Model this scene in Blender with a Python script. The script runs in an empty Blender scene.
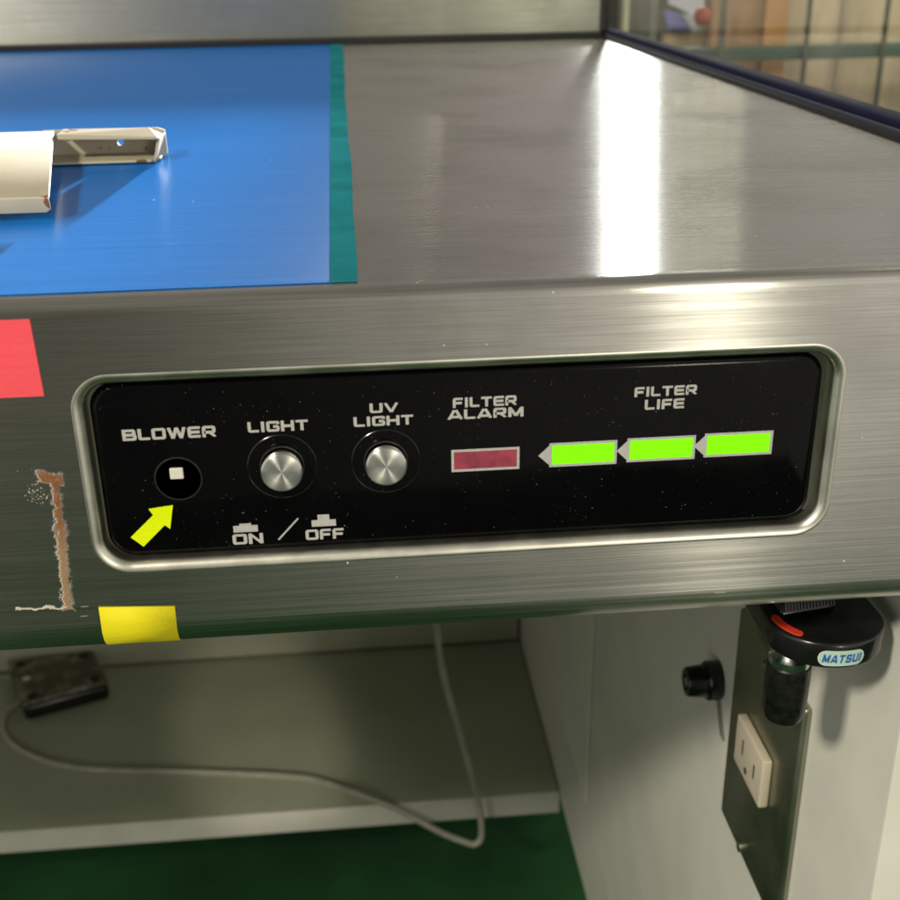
import bpy, bmesh, math, random
from mathutils import Vector, Matrix
random.seed(7)
S = bpy.context.scene
COL = S.collection

# ---------------------------------------------------------------- camera
CAMP = Vector((0, -.3031, .0844))
R = ((.9959, -.0496, .0755), (-.0890, -.3969, .9135), (-.0153, -.9165, -.3997))
cx = Vector([r[0] for r in R]).normalized()
cz = -Vector([r[2] for r in R]).normalized()
cy = cz.cross(cx).normalized(); cx = cy.cross(cz)
cam = bpy.data.cameras.new('camera'); co = bpy.data.objects.new('camera', cam); COL.objects.link(co)
m = Matrix((cx, cy, cz)).transposed().to_4x4(); m.translation = CAMP
co.matrix_world = m
cam.lens = 1160/900*36; cam.sensor_width = 36; cam.clip_start = .01; cam.clip_end = 60
cam.dof.use_dof = True; cam.dof.focus_distance = .38; cam.dof.aperture_fstop = 20
S.camera = co
# ---------------------------------------------------------------- view
S.view_settings.view_transform = 'Standard'; S.view_settings.look = 'None'
S.view_settings.exposure = 0.0; S.view_settings.gamma = 1

# ---------------------------------------------------------------- node helper
class NT:
    def __init__(s, nt): s.nt = nt; s.n = nt.nodes; s.l = nt.links
    def new(s, t, **k):
        x = s.n.new(t)
        for a, b in k.items(): setattr(x, a, b)
        return x
    def put(s, sock, v):
        if isinstance(v, bpy.types.NodeSocket): s.l.new(v, sock)
        elif v is not None:
            if isinstance(v, (tuple, list)) and len(v) == 3 and sock.type == 'RGBA': v = (*v, 1)
            sock.default_value = v
    def math(s, op, a, b=None, c=None):
        x = s.new('ShaderNodeMath', operation=op)
        for i, v in enumerate((a, b, c)):
            if v is not None: s.put(x.inputs[i], v)
        return x.outputs[0]
    def vmath(s, op, a, b=None):
        x = s.new('ShaderNodeVectorMath', operation=op)
        s.put(x.inputs[0], a)
        if b is not None: s.put(x.inputs[1], b)
        return x.outputs[0]
    def ss(s, v, a, b, lo=0, hi=1):
        x = s.new('ShaderNodeMapRange', interpolation_type='SMOOTHSTEP')
        for i, q in enumerate((v, a, b, lo, hi)): s.put(x.inputs[i], q)
        return x.outputs[0]
    def mix(s, f, a, b):
        x = s.new('ShaderNodeMix', data_type='RGBA')
        s.put(x.inputs[0], f); s.put(x.inputs[6], a); s.put(x.inputs[7], b)
        return x.outputs[2]
    def noise(s, vec, scale=5, detail=3, rough=.5):
        x = s.new('ShaderNodeTexNoise'); s.put(x.inputs['Vector'], vec)
        x.inputs['Scale'].default_value = scale; x.inputs['Detail'].default_value = detail; x.inputs['Roughness'].default_value = rough
        return x.outputs[0]
    def voro(s, vec, scale, feature='F1'):
        x = s.new('ShaderNodeTexVoronoi', feature=feature); s.put(x.inputs['Vector'], vec); x.inputs['Scale'].default_value = scale
        return x
    def xyz(s, v):
        x = s.new('ShaderNodeSeparateXYZ'); s.put(x.inputs[0], v); return x.outputs
    def bump(s, h, st, dist=.001, normal=None):
        x = s.new('ShaderNodeBump'); s.put(x.inputs['Height'], h); s.put(x.inputs['Strength'], st); x.inputs['Distance'].default_value = dist
        if normal: s.put(x.inputs['Normal'], normal)
        return x.outputs[0]

def material(name):
    mt = bpy.data.materials.new(name); mt.use_nodes = True
    t = NT(mt.node_tree); b = mt.node_tree.nodes['Principled BSDF']
    return mt, t, b
def P(t, b, **k):
    for a, v in k.items():
        t.put(b.inputs[a.replace('_', ' ')], v)

# ---------------------------------------------------------------- world: the dim room around the bench
W = bpy.data.worlds.new('World'); S.world = W; W.use_nodes = True
t = NT(W.node_tree); bg = W.node_tree.nodes['Background']
tc = t.new('ShaderNodeTexCoord').outputs['Generated']
X, Y, Z = t.xyz(tc)
side = t.ss(X, -.26, .38)
colr = t.mix(side, (.12, .112, .095), (1.0, .95, .84))
nz = t.noise(tc, 4, 2)
colr = t.mix(t.math('MULTIPLY', nz, .5), colr, (.10, .10, .08))
colr = t.mix(t.ss(X, -.45, -.8), colr, (.95, .95, .86))  # bright left side added as fill for the side panel
back = t.ss(Y, -.1, .3)
colb = t.mix(t.ss(X, .02, .3), (.33, .305, .27), (.66, .59, .60))
colb = t.mix(t.math('MULTIPLY', t.ss(t.noise(tc, 7, 3), .42, .62), .45), colb, (.24, .215, .21))
colr = t.mix(back, colr, colb)
up = t.ss(Z, .35, .9)
colr = t.mix(up, colr, (.22, .21, .18))
t.put(bg.inputs[0], colr); bg.inputs[1].default_value = 1.0

# ---------------------------------------------------------------- lamps
def area(name, loc, target, sx, sy, power, color=(1, 1, 1), spread=180):
    l = bpy.data.lights.new(name, 'AREA'); l.shape = 'RECTANGLE'; l.size = sx; l.size_y = sy
    l.energy = power; l.color = color; l.spread = math.radians(spread)
    o = bpy.data.objects.new(name, l); COL.objects.link(o); o.location = loc
    d = (Vector(target) - Vector(loc)).normalized()
    o.rotation_euler = d.to_track_quat('-Z', 'Y').to_euler()
    return o
# ceiling lamp over the viewer's left shoulder: throws the valve's shadow on the side panel
area('ceiling_lamp', (.1855-.54*3, .07-.58*3, -.21+.61*3), (.17, .05, -.2), .22, .22, 60, (1, .93, .78))
# far tall lamp behind the bench, seen as the white streak in the worktop
area('far_window_lamp', (1.075, 4.0, 1.15), (.1, .3, 0), .105, 1.3, 34, (1, .98, 1))
# louvred ceiling lamp behind the viewer on the right: four tubes
for i in range(4):
    area('louvre_tube', (.572+i*.040, -1.72, .20), (.1, 0, -.05), .009, .5, 1.3, (1, .95, .75))
for i in range(4):
    area('rear_louvre_tube', (1.24+i*.075, 4.0, 1.1), (.1, .2, 0), .022, .7, .35, (1, .92, .7))
area('rear_fill', (1.25, .7, 1.5), (1.0, 1.9, -.1), 1.1, .8, 12, (1, .92, .80), 120)  # unseen fill added to brighten the background behind the glass
# low focused lamp far behind the bench that rakes over the blue overlay and throws the bracket's shadow forward
rk = bpy.data.lights.new('raking_lamp', 'SPOT'); rk.energy = 5400; rk.spot_size = math.radians(6.4); rk.spot_blend = .06; rk.shadow_soft_size = .055; rk.color = (1, .95, .86)
ro = bpy.data.objects.new('raking_lamp', rk); COL.objects.link(ro); ro.location = (.34, 4.0, .345)
ro.rotation_euler = (Vector((-.235, .15, 0)) - ro.location).to_track_quat('-Z', 'Y').to_euler()
# spot added low under the bench to make the lit patch on the shelf
sp = bpy.data.lights.new('low_spot', 'SPOT'); sp.energy = 42; sp.spot_size = math.radians(7); sp.spot_blend = .9; sp.shadow_soft_size = .02; sp.color = (1, .9, .75)
so = bpy.data.objects.new('low_spot', sp); COL.objects.link(so); so.location = (.26, -.9, .12)
so.rotation_euler = (Vector((-.13, .77, -.715)) - so.location).to_track_quat('-Z', 'Y').to_euler()

# ---------------------------------------------------------------- object helpers
def link(name, me, parent=None, mat=None):
    o = bpy.data.objects.new(name, me); COL.objects.link(o)
    if mat: me.materials.append(mat)
    if parent: o.parent = parent
    return o
def tag(o, label=None, cat=None, group=None, kind=None):
    if label: o['label'] = label
    if cat: o['category'] = cat
    if group: o['group'] = group
    if kind: o['kind'] = kind
    return o
def empty(name, loc=(0, 0, 0)):
    o = bpy.data.objects.new(name, None); COL.objects.link(o); o.location = loc; o.empty_display_size = .02
    return o
def mesh(name, verts, faces, parent=None, mat=None, smooth=False, bevel=0, seg=2):
    """verts are world coordinates; made local to a parent with a plain translation"""
    off = Vector((0, 0, 0)); p = parent
    while p: off += p.location; p = p.parent
    me = bpy.data.meshes.new(name); me.from_pydata([Vector(v)-off for v in verts], [], faces); me.update()
    bm = bmesh.new(); bm.from_mesh(me)
    bmesh.ops.remove_doubles(bm, verts=bm.verts, dist=1e-7)
    bmesh.ops.recalc_face_normals(bm, faces=bm.faces)
    if bevel:
        ed = [e for e in bm.edges if len(e.link_faces) == 2 and e.calc_face_angle(0) > .5]
        bmesh.ops.bevel(bm, geom=ed, offset=bevel, segments=seg, affect='EDGES', profile=.5, clamp_overlap=True)
    bm.to_mesh(me); bm.free()
    if smooth:
        tot = sum(f.area for f in me.polygons)
        for f in me.polygons: f.use_smooth = not (bevel and f.area > .07*tot)
        try: me.set_sharp_from_angle(angle=math.radians(35))
        except Exception: pass
    return link(name, me, parent, mat)
def boxv(a, b):
    x0, y0, z0 = a; x1, y1, z1 = b
    v = [(x0,y0,z0),(x1,y0,z0),(x1,y1,z0),(x0,y1,z0),(x0,y0,z1),(x1,y0,z1),(x1,y1,z1),(x0,y1,z1)]
    f = [(0,3,2,1),(4,5,6,7),(0,1,5,4),(1,2,6,5),(2,3,7,6),(3,0,4,7)]
    return v, f
def box(name, a, b, parent=None, mat=None, bevel=0, seg=2):
    v, f = boxv(a, b); return mesh(name, v, f, parent, mat, bevel > 0, bevel, seg)
class MB:
    def __init__(s): s.v = []; s.f = []
    def add(s, v, f):
        n = len(s.v); s.v += [tuple(q) for q in v]; s.f += [tuple(i+n for i in q) for q in f]
    def box(s, a, b): s.add(*boxv(a, b))
    def prism(s, pts, d):       # pts: 3D polygon, d: extrude vector
        n = len(pts); d = Vector(d)
        v = [Vector(p) for p in pts] + [Vector(p)+d for p in pts]
        f = [tuple(range(n)), tuple(range(2*n-1, n-1, -1))] + [(i, (i+1) % n, n+(i+1) % n, n+i) for i in range(n)]
        s.add(v, f)
    def build(s, name, parent=None, mat=None, smooth=False, bevel=0, seg=2):
        return mesh(name, s.v, s.f, parent, mat, smooth, bevel, seg)
def lathe(name, prof, origin, axis, parent=None, mat=None, n=48, smooth=True, up=(0, 0, 1), rot=0):
    """prof: list of (r, h) along axis"""
    ax = Vector(axis).normalized(); u = Vector(up).cross(ax)
    if u.length < 1e-4: u = Vector((1, 0, 0)).cross(ax)
    u.normalize(); w = ax.cross(u); o = Vector(origin)
    v = []; f = []
    for r, h in prof:
        for k in range(n):
            a = 2*math.pi*k/n + rot
            v.append(o + ax*h + (u*math.cos(a) + w*math.sin(a))*max(r, 1e-7))
    for i in range(len(prof)-1):
        for k in range(n):
            f.append((i*n+k, i*n+(k+1) % n, (i+1)*n+(k+1) % n, (i+1)*n+k))
    if prof[0][0] > 1e-6: f.append(tuple(range(n)))
    if prof[-1][0] > 1e-6: f.append(tuple((len(prof)-1)*n+k for k in range(n)))
    return mesh(name, v, f, parent, mat, smooth)
def catmull(pts, sub=10):
    P_ = [Vector(p) for p in pts]; P_ = [P_[0]*2-P_[1]] + P_ + [P_[-1]*2-P_[-2]]
    out = []
    for i in range(1, len(P_)-2):
        a, b, c, d = P_[i-1:i+3]
        for k in range(sub):
            s = k/sub
            out.append(.5*((2*b)+(-a+c)*s+(2*a-5*b+4*c-d)*s*s+(-a+3*b-3*c+d)*s**3))
    out.append(P_[-2]); return out
def tube(name, pts, r, parent=None, mat=None, n=12):
    v = []; f = []; pu = None
    for i, p in enumerate(pts):
        d = (pts[min(i+1, len(pts)-1)] - pts[max(i-1, 0)]).normalized()
        if pu is None: pu = d.cross(Vector((.3, .2, 1))).normalized()
        u = (pu - d*pu.dot(d)).normalized(); w = d.cross(u); pu = u
        for k in range(n):
            a = 2*math.pi*k/n; v.append(p+(u*math.cos(a)+w*math.sin(a))*r)
    for i in range(len(pts)-1):
        for k in range(n): f.append((i*n+k, i*n+(k+1) % n, (i+1)*n+(k+1) % n, (i+1)*n+k))
    f.append(tuple(range(n))); f.append(tuple((len(pts)-1)*n+k for k in range(n)))
    return mesh(name, v, f, parent, mat, True)
def rrect(x0, z0, x1, z1, r, n=10):
    """rounded rectangle, counter-clockwise list of (x,z)"""
    out = []
    for cxx, czz, a0 in ((x1-r, z1-r, 0), (x0+r, z1-r, 90), (x0+r, z0+r, 180), (x1-r, z0+r, 270)):
        for k in range(n+1):
            a = math.radians(a0+90*k/n); out.append((cxx+r*math.cos(a), czz+r*math.sin(a)))
    return out

# ---------------------------------------------------------------- materials
def steel(name, base=(.60, .585, .55), rough=.36, aniso=.8, overlay=False, marks=0.0, face=False):
    mt, t, b = material(name)
    ob = t.new('ShaderNodeTexCoord').outputs['Object']
    gn = t.new('ShaderNodeNewGeometry').outputs['Normal']
    tan = t.vmath('CROSS_PRODUCT', gn, (1, 0, 0))
    tan = t.vmath('NORMALIZE', t.vmath('ADD', tan, (0, .001, .001)))
    g1 = t.noise(t.vmath('MULTIPLY', ob, (22, 2600, 2600)), 1, 2, .6)
    g2 = t.noise(t.vmath('MULTIPLY', ob, (6, 700, 700)), 1, 3, .7)
    g3 = t.noise(ob, 9, 5, .6)
    g = t.math('ADD', t.math('MULTIPLY', g1, .75), t.math('MULTIPLY', g2, .25))
    col = t.mix(t.ss(g, .3, .7), tuple(c*.80 for c in base), tuple(min(1, c*1.12) for c in base))
    # greasy blotches
    col = t.mix(t.math('MULTIPLY', t.ss(g3, .45, .7), .6), col, tuple(c*.66 for c in base))
    rg = t.math('ADD', rough, t.math('MULTIPLY', t.math('SUBTRACT', g3, .5), .22))
    rg = t.math('ADD', rg, t.math('MULTIPLY', t.math('SUBTRACT', g2, .5), .16))
    metal = 1.0
    h = g
    # dust specks and fine scratches
    ns = t.noise(ob, 35, 2)
    vo = t.voro(ob, 150)
    speck = t.math('MULTIPLY', t.math('LESS_THAN', vo.outputs['Distance'], .055), t.math('GREATER_THAN', ns, .56))
    sx = t.voro(t.vmath('MULTIPLY', ob, (28, 260, 260)), 1)
    scr = t.math('MULTIPLY', t.math('LESS_THAN', sx.outputs['Distance'], .06), t.math('GREATER_THAN', t.noise(ob, 14, 2), .57))
    dirt = t.math('MAXIMUM', speck, t.math('MULTIPLY', scr, .5))
    col = t.mix(t.math('MULTIPLY', dirt, .8), col, (.78, .75, .68))
    metal = t.math('SUBTRACT', 1.0, t.math('MULTIPLY', dirt, .8))
    if face:
        # rust and glue marks left of the control recess
        ob = t.new('ShaderNodeNewGeometry').outputs['Position']
        x, y, z = t.xyz(ob)
        n1 = t.math('MULTIPLY', t.math('SUBTRACT', t.noise(ob, 420, 4, .7), .5), .0052)
        n2 = t.math('MULTIPLY', t.math('SUBTRACT', t.noise(ob, 170, 3, .7), .5), .004)
        xc = t.math('ADD', t.math('MULTIPLY', t.math('ADD', z, .05), .06), -.0858)   # centre line of the strip
        dx = t.math('ABSOLUTE', t.math('SUBTRACT', x, xc))
        dz = t.math('ABSOLUTE', t.math('ADD', z, .0717))
        d1 = t.math('MAXIMUM', t.math('SUBTRACT', dx, .0011), t.math('SUBTRACT', dz, .0212))
        m1 = t.ss(t.math('ADD', t.math('ADD', d1, n1), n2), .0009, -.0005)
        # top hook
        hx = t.math('ABSOLUTE', t.math('ADD', x, .0872)); hz = t.math('ABSOLUTE', t.math('ADD', t.math('ADD', z, .0508), t.math('MULTIPLY', t.math('ADD', x, .0872), .25)))
        d2 = t.math('MAXIMUM', t.math('SUBTRACT', hx, .0030), t.math('SUBTRACT', hz, .0014))
        m2 = t.ss(t.math('ADD', d2, n1), .0008, -.0002)
        # thin bottom line going left
        bx = t.math('ABSOLUTE', t.math('ADD', x, .0960)); bz = t.math('ABSOLUTE', t.math('ADD', z, t.math('ADD', .0924, t.math('MULTIPLY', t.math('SUBTRACT', t.noise(ob, 300, 2), .5), .0035))))
        d3 = t.math('MAXIMUM', t.math('SUBTRACT', bx, .0072), t.math('SUBTRACT', bz, .00035))
        m3 = t.ss(t.math('ADD', d3, t.math('MULTIPLY', n1, .1)), .0002, -.0001)
        # speckled glue patch and dotted top line
        px = t.math('ADD', x, .0915); pz = t.math('ADD', z, .0555)
        pr = t.math('SQRT', t.math('ADD', t.math('MULTIPLY', px, px), t.math('MULTIPLY', pz, pz)))
        m4 = t.math('MULTIPLY', t.math('LESS_THAN', t.math('ADD', pr, n1), .0032), t.math('GREATER_THAN', t.noise(ob, 1500, 2), .60))
        tz = t.math('ABSOLUTE', t.math('ADD', z, .0482))
        m5 = t.math('MULTIPLY', t.math('LESS_THAN', tz, .0005), t.math('MULTIPLY', t.math('LESS_THAN', x, -.0895), t.math('GREATER_THAN', t.noise(ob, 900, 2), .60)))
        rustc = t.mix(t.ss(z, -.060, -.078), (.24, .085, .025), (.36, .235, .125))
        rustc = t.mix(t.noise(ob, 700, 3), t.mix(.5, rustc, (.16, .07, .03)), rustc)
        ms = t.math('MULTIPLY', t.math('MAXIMUM', m1, m2), t.ss(t.noise(ob, 420, 4, .7), .28, .48, .55, 1))
        pale = t.math('MAXIMUM', m3, t.math('MAXIMUM', m4, m5))
        col = t.mix(ms, col, rustc); col = t.mix(pale, col, (.62, .54, .43))
        allm = t.math('MAXIMUM', ms, pale)
        metal = t.math('MULTIPLY', metal, t.math('SUBTRACT', 1.0, t.math('MULTIPLY', allm, allm)))
        rg = t.math('ADD', rg, t.math('MULTIPLY', allm, .4))
        h = t.math('ADD', h, t.math('MULTIPLY', allm, 4.0))
    P(t, b, Base_Color=col, Metallic=metal, Roughness=rg, Anisotropic=aniso, Tangent=tan)
    t.put(b.inputs['Normal'], t.bump(h, .22, .0001))
    return mt
M = {}
M['steel_top'] = steel('brushed steel worktop', (.61, .585, .55), .26, 1.0)
M['steel_face'] = steel('brushed steel front', (.63, .61, .57), .20, 1.0, face=True)
M['steel_wall'] = steel('brushed steel back wall', (.52, .51, .45), .36, .8)

def plain(name, col, rough=.5, metal=0, spec=.5, nscale=0, namt=.15, bump=0, bscale=400, coat=0, speck=0, spscale=300):
    mt, t, b = material(name)
    ob = t.new('ShaderNodeTexCoord').outputs['Object']
    c = col
    if nscale:
        n = t.noise(ob, nscale, 4, .6)
        c = t.mix(t.ss(n, .3, .7), tuple(q*(1-namt) for q in col), tuple(min(1, q*(1+namt)) for q in col))
        rr = t.math('ADD', rough, t.math('MULTIPLY', t.math('SUBTRACT', n, .5), .25))
    else: rr = rough
    if speck:
        ns = t.noise(ob, spscale*.08, 3)
        fine = t.noise(ob, spscale*2.6, 2, .5)
        sm = t.ss(t.math('ADD', fine, t.math('MULTIPLY', ns, .12)), 1-speck+.0, 1-speck+.04)
        c = t.mix(t.math('MULTIPLY', sm, .75), c, (.36, .35, .33))
        rr = t.math('ADD', rr, t.math('MULTIPLY', sm, .5))
    P(t, b, Base_Color=c, Roughness=rr, Metallic=metal, Coat_Weight=coat)
    b.inputs['Specular IOR Level'].default_value = spec
    if bump: t.put(b.inputs['Normal'], t.bump(t.noise(ob, bscale, 3), bump, .0005))
    return mt
M['ring'] = plain('polished steel rim', (.70, .68, .60), .36, 1, nscale=60, namt=.1)
M['black_panel'] = plain('black glossy plastic', (.0022, .0022, .0026), .12, 0, .13, nscale=60, speck=.19, spscale=700)
M['black_rim'] = plain('dusty black rim', (.010, .010, .010), .35, 0, .5, speck=.26, spscale=800)
M['slot_rim'] = plain('worn grey black edge', (.02, .02, .02), .3, 0, .5)
M['black'] = plain('black plastic', (.008, .008, .008), .22, 0, .5, nscale=80)
M['black_rubber'] = plain('black rubber', (.007, .007, .0065), .30, 0, .5, nscale=300, namt=.5, bump=.15)
M['print'] = plain('grey print', (.46, .45, .42), .5, 0, .3, nscale=900, namt=.08)
M['navy'] = plain('navy gasket rubber', (.010, .011, .035), .8, 0, .1, nscale=40)
M['gasket'] = plain('black gasket rubber', (.008, .008, .009), .5, 0, .4)
M['cream'] = plain('cream enamel', (.66, .60, .47), .4, 0, .5, nscale=30, namt=.06, bump=.06, bscale=120)
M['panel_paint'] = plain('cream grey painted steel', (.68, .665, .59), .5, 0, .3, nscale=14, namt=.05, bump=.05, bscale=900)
M['shelf_paint'] = plain('shaded cream grey shelf paint', (.40, .43, .32), .6, 0, .2, nscale=7, namt=.08)  # panel's paint with the shade under the bench put into the colour
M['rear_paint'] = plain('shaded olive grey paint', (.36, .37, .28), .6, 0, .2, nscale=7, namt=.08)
M['floor'] = plain('green floor paint', (.014, .056, .018), .85, 0, .05, nscale=3, namt=.35)
M['cable'] = plain('grey cable sheath', (.38, .37, .31), .5, 0, .4, nscale=60)
M['brown_wood'] = plain('brown wood board', (.30, .165, .085), .6, 0, .3, nscale=9, namt=.2)
M['orange_wood'] = plain('orange brown wood post', (.44, .22, .085), .6, 0, .3, nscale=12, namt=.12)
M['green_frame'] = plain('dark green frame', (.030, .075, .055), .5, 0, .4, nscale=20)
M['dark_rod'] = plain('dark rod', (.045, .05, .035), .5)
M['cardboard'] = plain('cardboard', (.48, .35, .19), .8, 0, .2, nscale=25, namt=.08)
M['red'] = plain('red rubber', (.48, .05, .03), .4, 0, .5)
M['paper'] = plain('grey paper', (.40, .38, .38), .7, 0, .3, nscale=40)
M['blue_paper'] = plain('blue paper', (.12, .12, .38), .6, 0, .3)
M['grey_post'] = plain('grey painted post', (.16, .165, .14), .5, 0, .4, nscale=10)
M['cream_post'] = plain('cream metal strip', (.50, .46, .33), .45, 0, .4, nscale=30)
M['darkwall'] = plain('dark grey wall', (.05, .049, .042), .8, 0, .2, nscale=5, namt=.5)
M['denim'] = plain('dark navy cloth', (.035, .042, .065), .8, 0, .2, nscale=18, namt=.5, bump=.6, bscale=30)
M['plate'] = plain('brushed plate', (.36, .37, .29), .42, 1, nscale=40, namt=.06)
M['ivory'] = plain('ivory plastic', (.66, .58, .45), .45, 0, .4, nscale=60, namt=.04)
M['slot'] = plain('dark slot', (.05, .04, .03), .6)
M['chrome'] = plain('worn chrome', (.62, .62, .60), .2, 1, nscale=250, namt=.3)
M['red_mark'] = plain('red plastic', (.75, .05, .02), .35, 0, .5, coat=.3)
M['green_label'] = plain('pale green label', (.44, .62, .50), .4, 0, .4)
M['blue_ink'] = plain('blue ink', (.015, .11, .42), .45)
M['grey_strip'] = plain('grey tag', (.22, .23, .21), .5)
M['glue'] = plain('alarm window', (.30, .032, .065), .3, 0, .5, nscale=220, namt=.25, coat=.5)

def neon(name, col, em=0, nscale=40):
    mt, t, b = material(name)
    ob = t.new('ShaderNodeTexCoord').outputs['Object']
    n = t.noise(ob, nscale, 3)
    c = t.mix(n, tuple(q*.93 for q in col), col)
    P(t, b, Base_Color=c, Roughness=.6)
    b.inputs['Specular IOR Level'].default_value = .2
    if em:
        t.put(b.inputs['Emission Color'], (*col, 1)); b.inputs['Emission Strength'].default_value = em
    cr_ = t.noise(t.vmath('MULTIPLY', ob, (60, 60, 140)), 1, 3, .5)
    t.put(b.inputs['Normal'], t.bump(t.math('ADD', t.noise(ob, 900, 3), t.math('MULTIPLY', cr_, 4.0)), .25, .0004))
    return mt
M['pink_tape'] = neon('coral pink tape', (.95, .10, .125))
M['yellow_tape'] = neon('yellow tape', (.82, .72, .015))
M['neon_yellow'] = neon('fluorescent yellow tape', (.78, .95, .0))
M['neon_green'] = neon('lit green indicator', (.20, .92, .0), .45)

# blue light on the worktop, put into the colour of an overlay
mt, t, b = material('blue light overlay'); M['overlay'] = mt
ob = t.new('ShaderNodeTexCoord').outputs['Object']
g1 = t.noise(t.vmath('MULTIPLY', ob, (10, 900, 900)), 1, 3, .65)
g3 = t.noise(ob, 7, 3)
c = t.mix(t.ss(g1, .3, .7), (.001, .125, .47), (.002, .165, .60))
c = t.mix(t.math('MULTIPLY', g3, .35), c, (.004, .19, .60))
vo = t.voro(ob, 60); sp_ = t.math('MULTIPLY', t.math('LESS_THAN', vo.outputs['Distance'], .025), t.math('GREATER_THAN', t.noise(ob, 20, 2), .5))
c = t.mix(sp_, c, (.7, .8, .9))
sv = t.voro(t.vmath('MULTIPLY', ob, (22, 190, 190)), 1)
c = t.mix(t.math('MULTIPLY', t.math('MULTIPLY', t.math('LESS_THAN', sv.outputs['Distance'], .05), t.math('GREATER_THAN', t.noise(ob, 11, 2), .5)), .5), c, (.25, .42, .75))
c = t.mix(t.math('MULTIPLY', t.ss(t.noise(t.vmath('MULTIPLY', ob, (5, 14, 14)), 1, 5, .7), .5, .75), .25), c, (.05, .24, .52))
P(t, b, Base_Color=c, Roughness=.30, Anisotropic=.8, Tangent=(0, 1, 0))
b.inputs['Specular IOR Level'].default_value = .10
t.put(b.inputs['Normal'], t.bump(g1, .03, .0001))
M['overlay_edge'] = plain('teal overlay edge', (.02, .19, .22), .5, 0, 0, nscale=30)  # edge of the blue light, put in as a teal strip

# glass pane
mt, t, b = material('side glass'); M['glass'] = mt
t.n.remove(b); out = mt.node_tree.nodes['Material Output']
tr = t.new('ShaderNodeBsdfTransparent'); tr.inputs[0].default_value = (.90, .93, .90, 1)
gl = t.new('ShaderNodeBsdfGlossy'); gl.inputs['Roughness'].default_value = .04
ge = t.new('ShaderNodeNewGeometry')
dt = t.new('ShaderNodeVectorMath', operation='DOT_PRODUCT'); t.put(dt.inputs[0], ge.outputs['Normal']); t.put(dt.inputs[1], ge.outputs['Incoming'])
fac = t.math('ADD', .035, t.math('MULTIPLY', .9, t.math('POWER', t.math('SUBTRACT', 1.0, t.math('ABSOLUTE', dt.outputs['Value'])), 6)))
df = t.new('ShaderNodeBsdfDiffuse'); df.inputs[0].default_value = (.8, .76, .7, 1)
mx = t.new('ShaderNodeMixShader'); t.put(mx.inputs[0], fac); t.l.new(tr.outputs[0], mx.inputs[1]); t.l.new(gl.outputs[0], mx.inputs[2])
m2 = t.new('ShaderNodeMixShader')
ob = t.new('ShaderNodeTexCoord').outputs['Object']
t.put(m2.inputs[0], t.math('MULTIPLY', t.ss(t.noise(ob, 12, 4), .4, .8), .10))
t.l.new(mx.outputs[0], m2.inputs[1]); t.l.new(df.outputs[0], m2.inputs[2]); t.l.new(m2.outputs[0], out.inputs[0])

# cream bracket paint with chipped rusty corners
mt, t, b = material('chipped cream enamel'); M['chipped'] = mt
ob = t.new('ShaderNodeNewGeometry').outputs['Position']
n = t.noise(ob, 160, 4, .65)
x, y, z = t.xyz(ob)
def near(cxx, cyy, czz, r):
    d = t.new('ShaderNodeVectorMath', operation='DISTANCE'); t.put(d.inputs[0], ob); d.inputs[1].default_value = (cxx, cyy, czz)
    return t.ss(t.math('ADD', d.outputs['Value'], t.math('MULTIPLY', t.math('SUBTRACT', n, .5), r*1.4)), r, r*.9)
chip = near(-.0998, .100, .0075, .0035)
chip = t.math('MAXIMUM', chip, near(-.087, .206, .0015, .0035))
chip = t.math('MAXIMUM', chip, t.math('MULTIPLY', near(-.122, .226, .012, .006), t.math('GREATER_THAN', t.noise(ob, 420, 2), .5)))
chip = t.math('MAXIMUM', chip, t.math('MULTIPLY', near(-.134, .222, .012, .010), t.math('GREATER_THAN', t.noise(ob, 480, 2), .62)))
chip = t.math('MAXIMUM', chip, t.math('MULTIPLY', t.math('LESS_THAN', z, .0048), t.math('GREATER_THAN', t.noise(ob, 380, 2), .67)))
c = t.mix(t.ss(t.noise(ob, 25, 3), .3, .7), (.45, .40, .30), (.51, .46, .35))
c = t.mix(chip, c, t.mix(n, (.10, .045, .02), (.34, .17, .08)))
P(t, b, Base_Color=c, Roughness=.6); b.inputs['Specular IOR Level'].default_value = .12
t.put(b.inputs['Normal'], t.bump(t.math('SUBTRACT', 1.0, chip), .4, .0003))

# turned aluminium cap with conical anisotropic sweep
mt, t, b = material('spun aluminium cap'); M['cap'] = mt
ob = t.new('ShaderNodeTexCoord').outputs['Object']
x, y, z = t.xyz(ob)
comb = t.new('ShaderNodeCombineXYZ'); t.put(comb.inputs[0], x); t.put(comb.inputs[2], z)
rad = t.vmath('NORMALIZE', comb.outputs[0])
r_ = t.new('ShaderNodeVectorMath', operation='LENGTH'); t.put(r_.inputs[0], comb.outputs[0])
ringn = t.noise(t.vmath('MULTIPLY', t.new('ShaderNodeTexCoord').outputs['Object'], (0, 0, 0)), 1)
cr = t.new('ShaderNodeCombineXYZ'); t.put(cr.inputs[0], t.math('MULTIPLY', r_.outputs['Value'], 5000))
rn = t.noise(cr.outputs[0], 1, 2)
P(t, b, Base_Color=(.72, .72, .67), Metallic=1.0, Roughness=t.math('ADD', .32, t.math('MULTIPLY', rn, .12)), Anisotropic=.9, Tangent=rad)

# ================================================================ SETTING
fl = box('floor', (-3, -1.6, -.93), (4, 6, -.90), None, M['floor']); tag(fl, kind='structure')
bw = box('background_wall', (-2.5, 2.6, -.9), (.78, 2.66, .10), None, M['darkwall']); tag(bw, kind='structure')

# ================================================================ THE BENCH
bench = empty('clean_bench', (0, .45, -.9))
tag(bench, 'brushed stainless steel clean bench with black control panel in its front and cream carcass below', 'clean bench')
XL, XR = -.75, .2630
Y1 = .853
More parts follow.
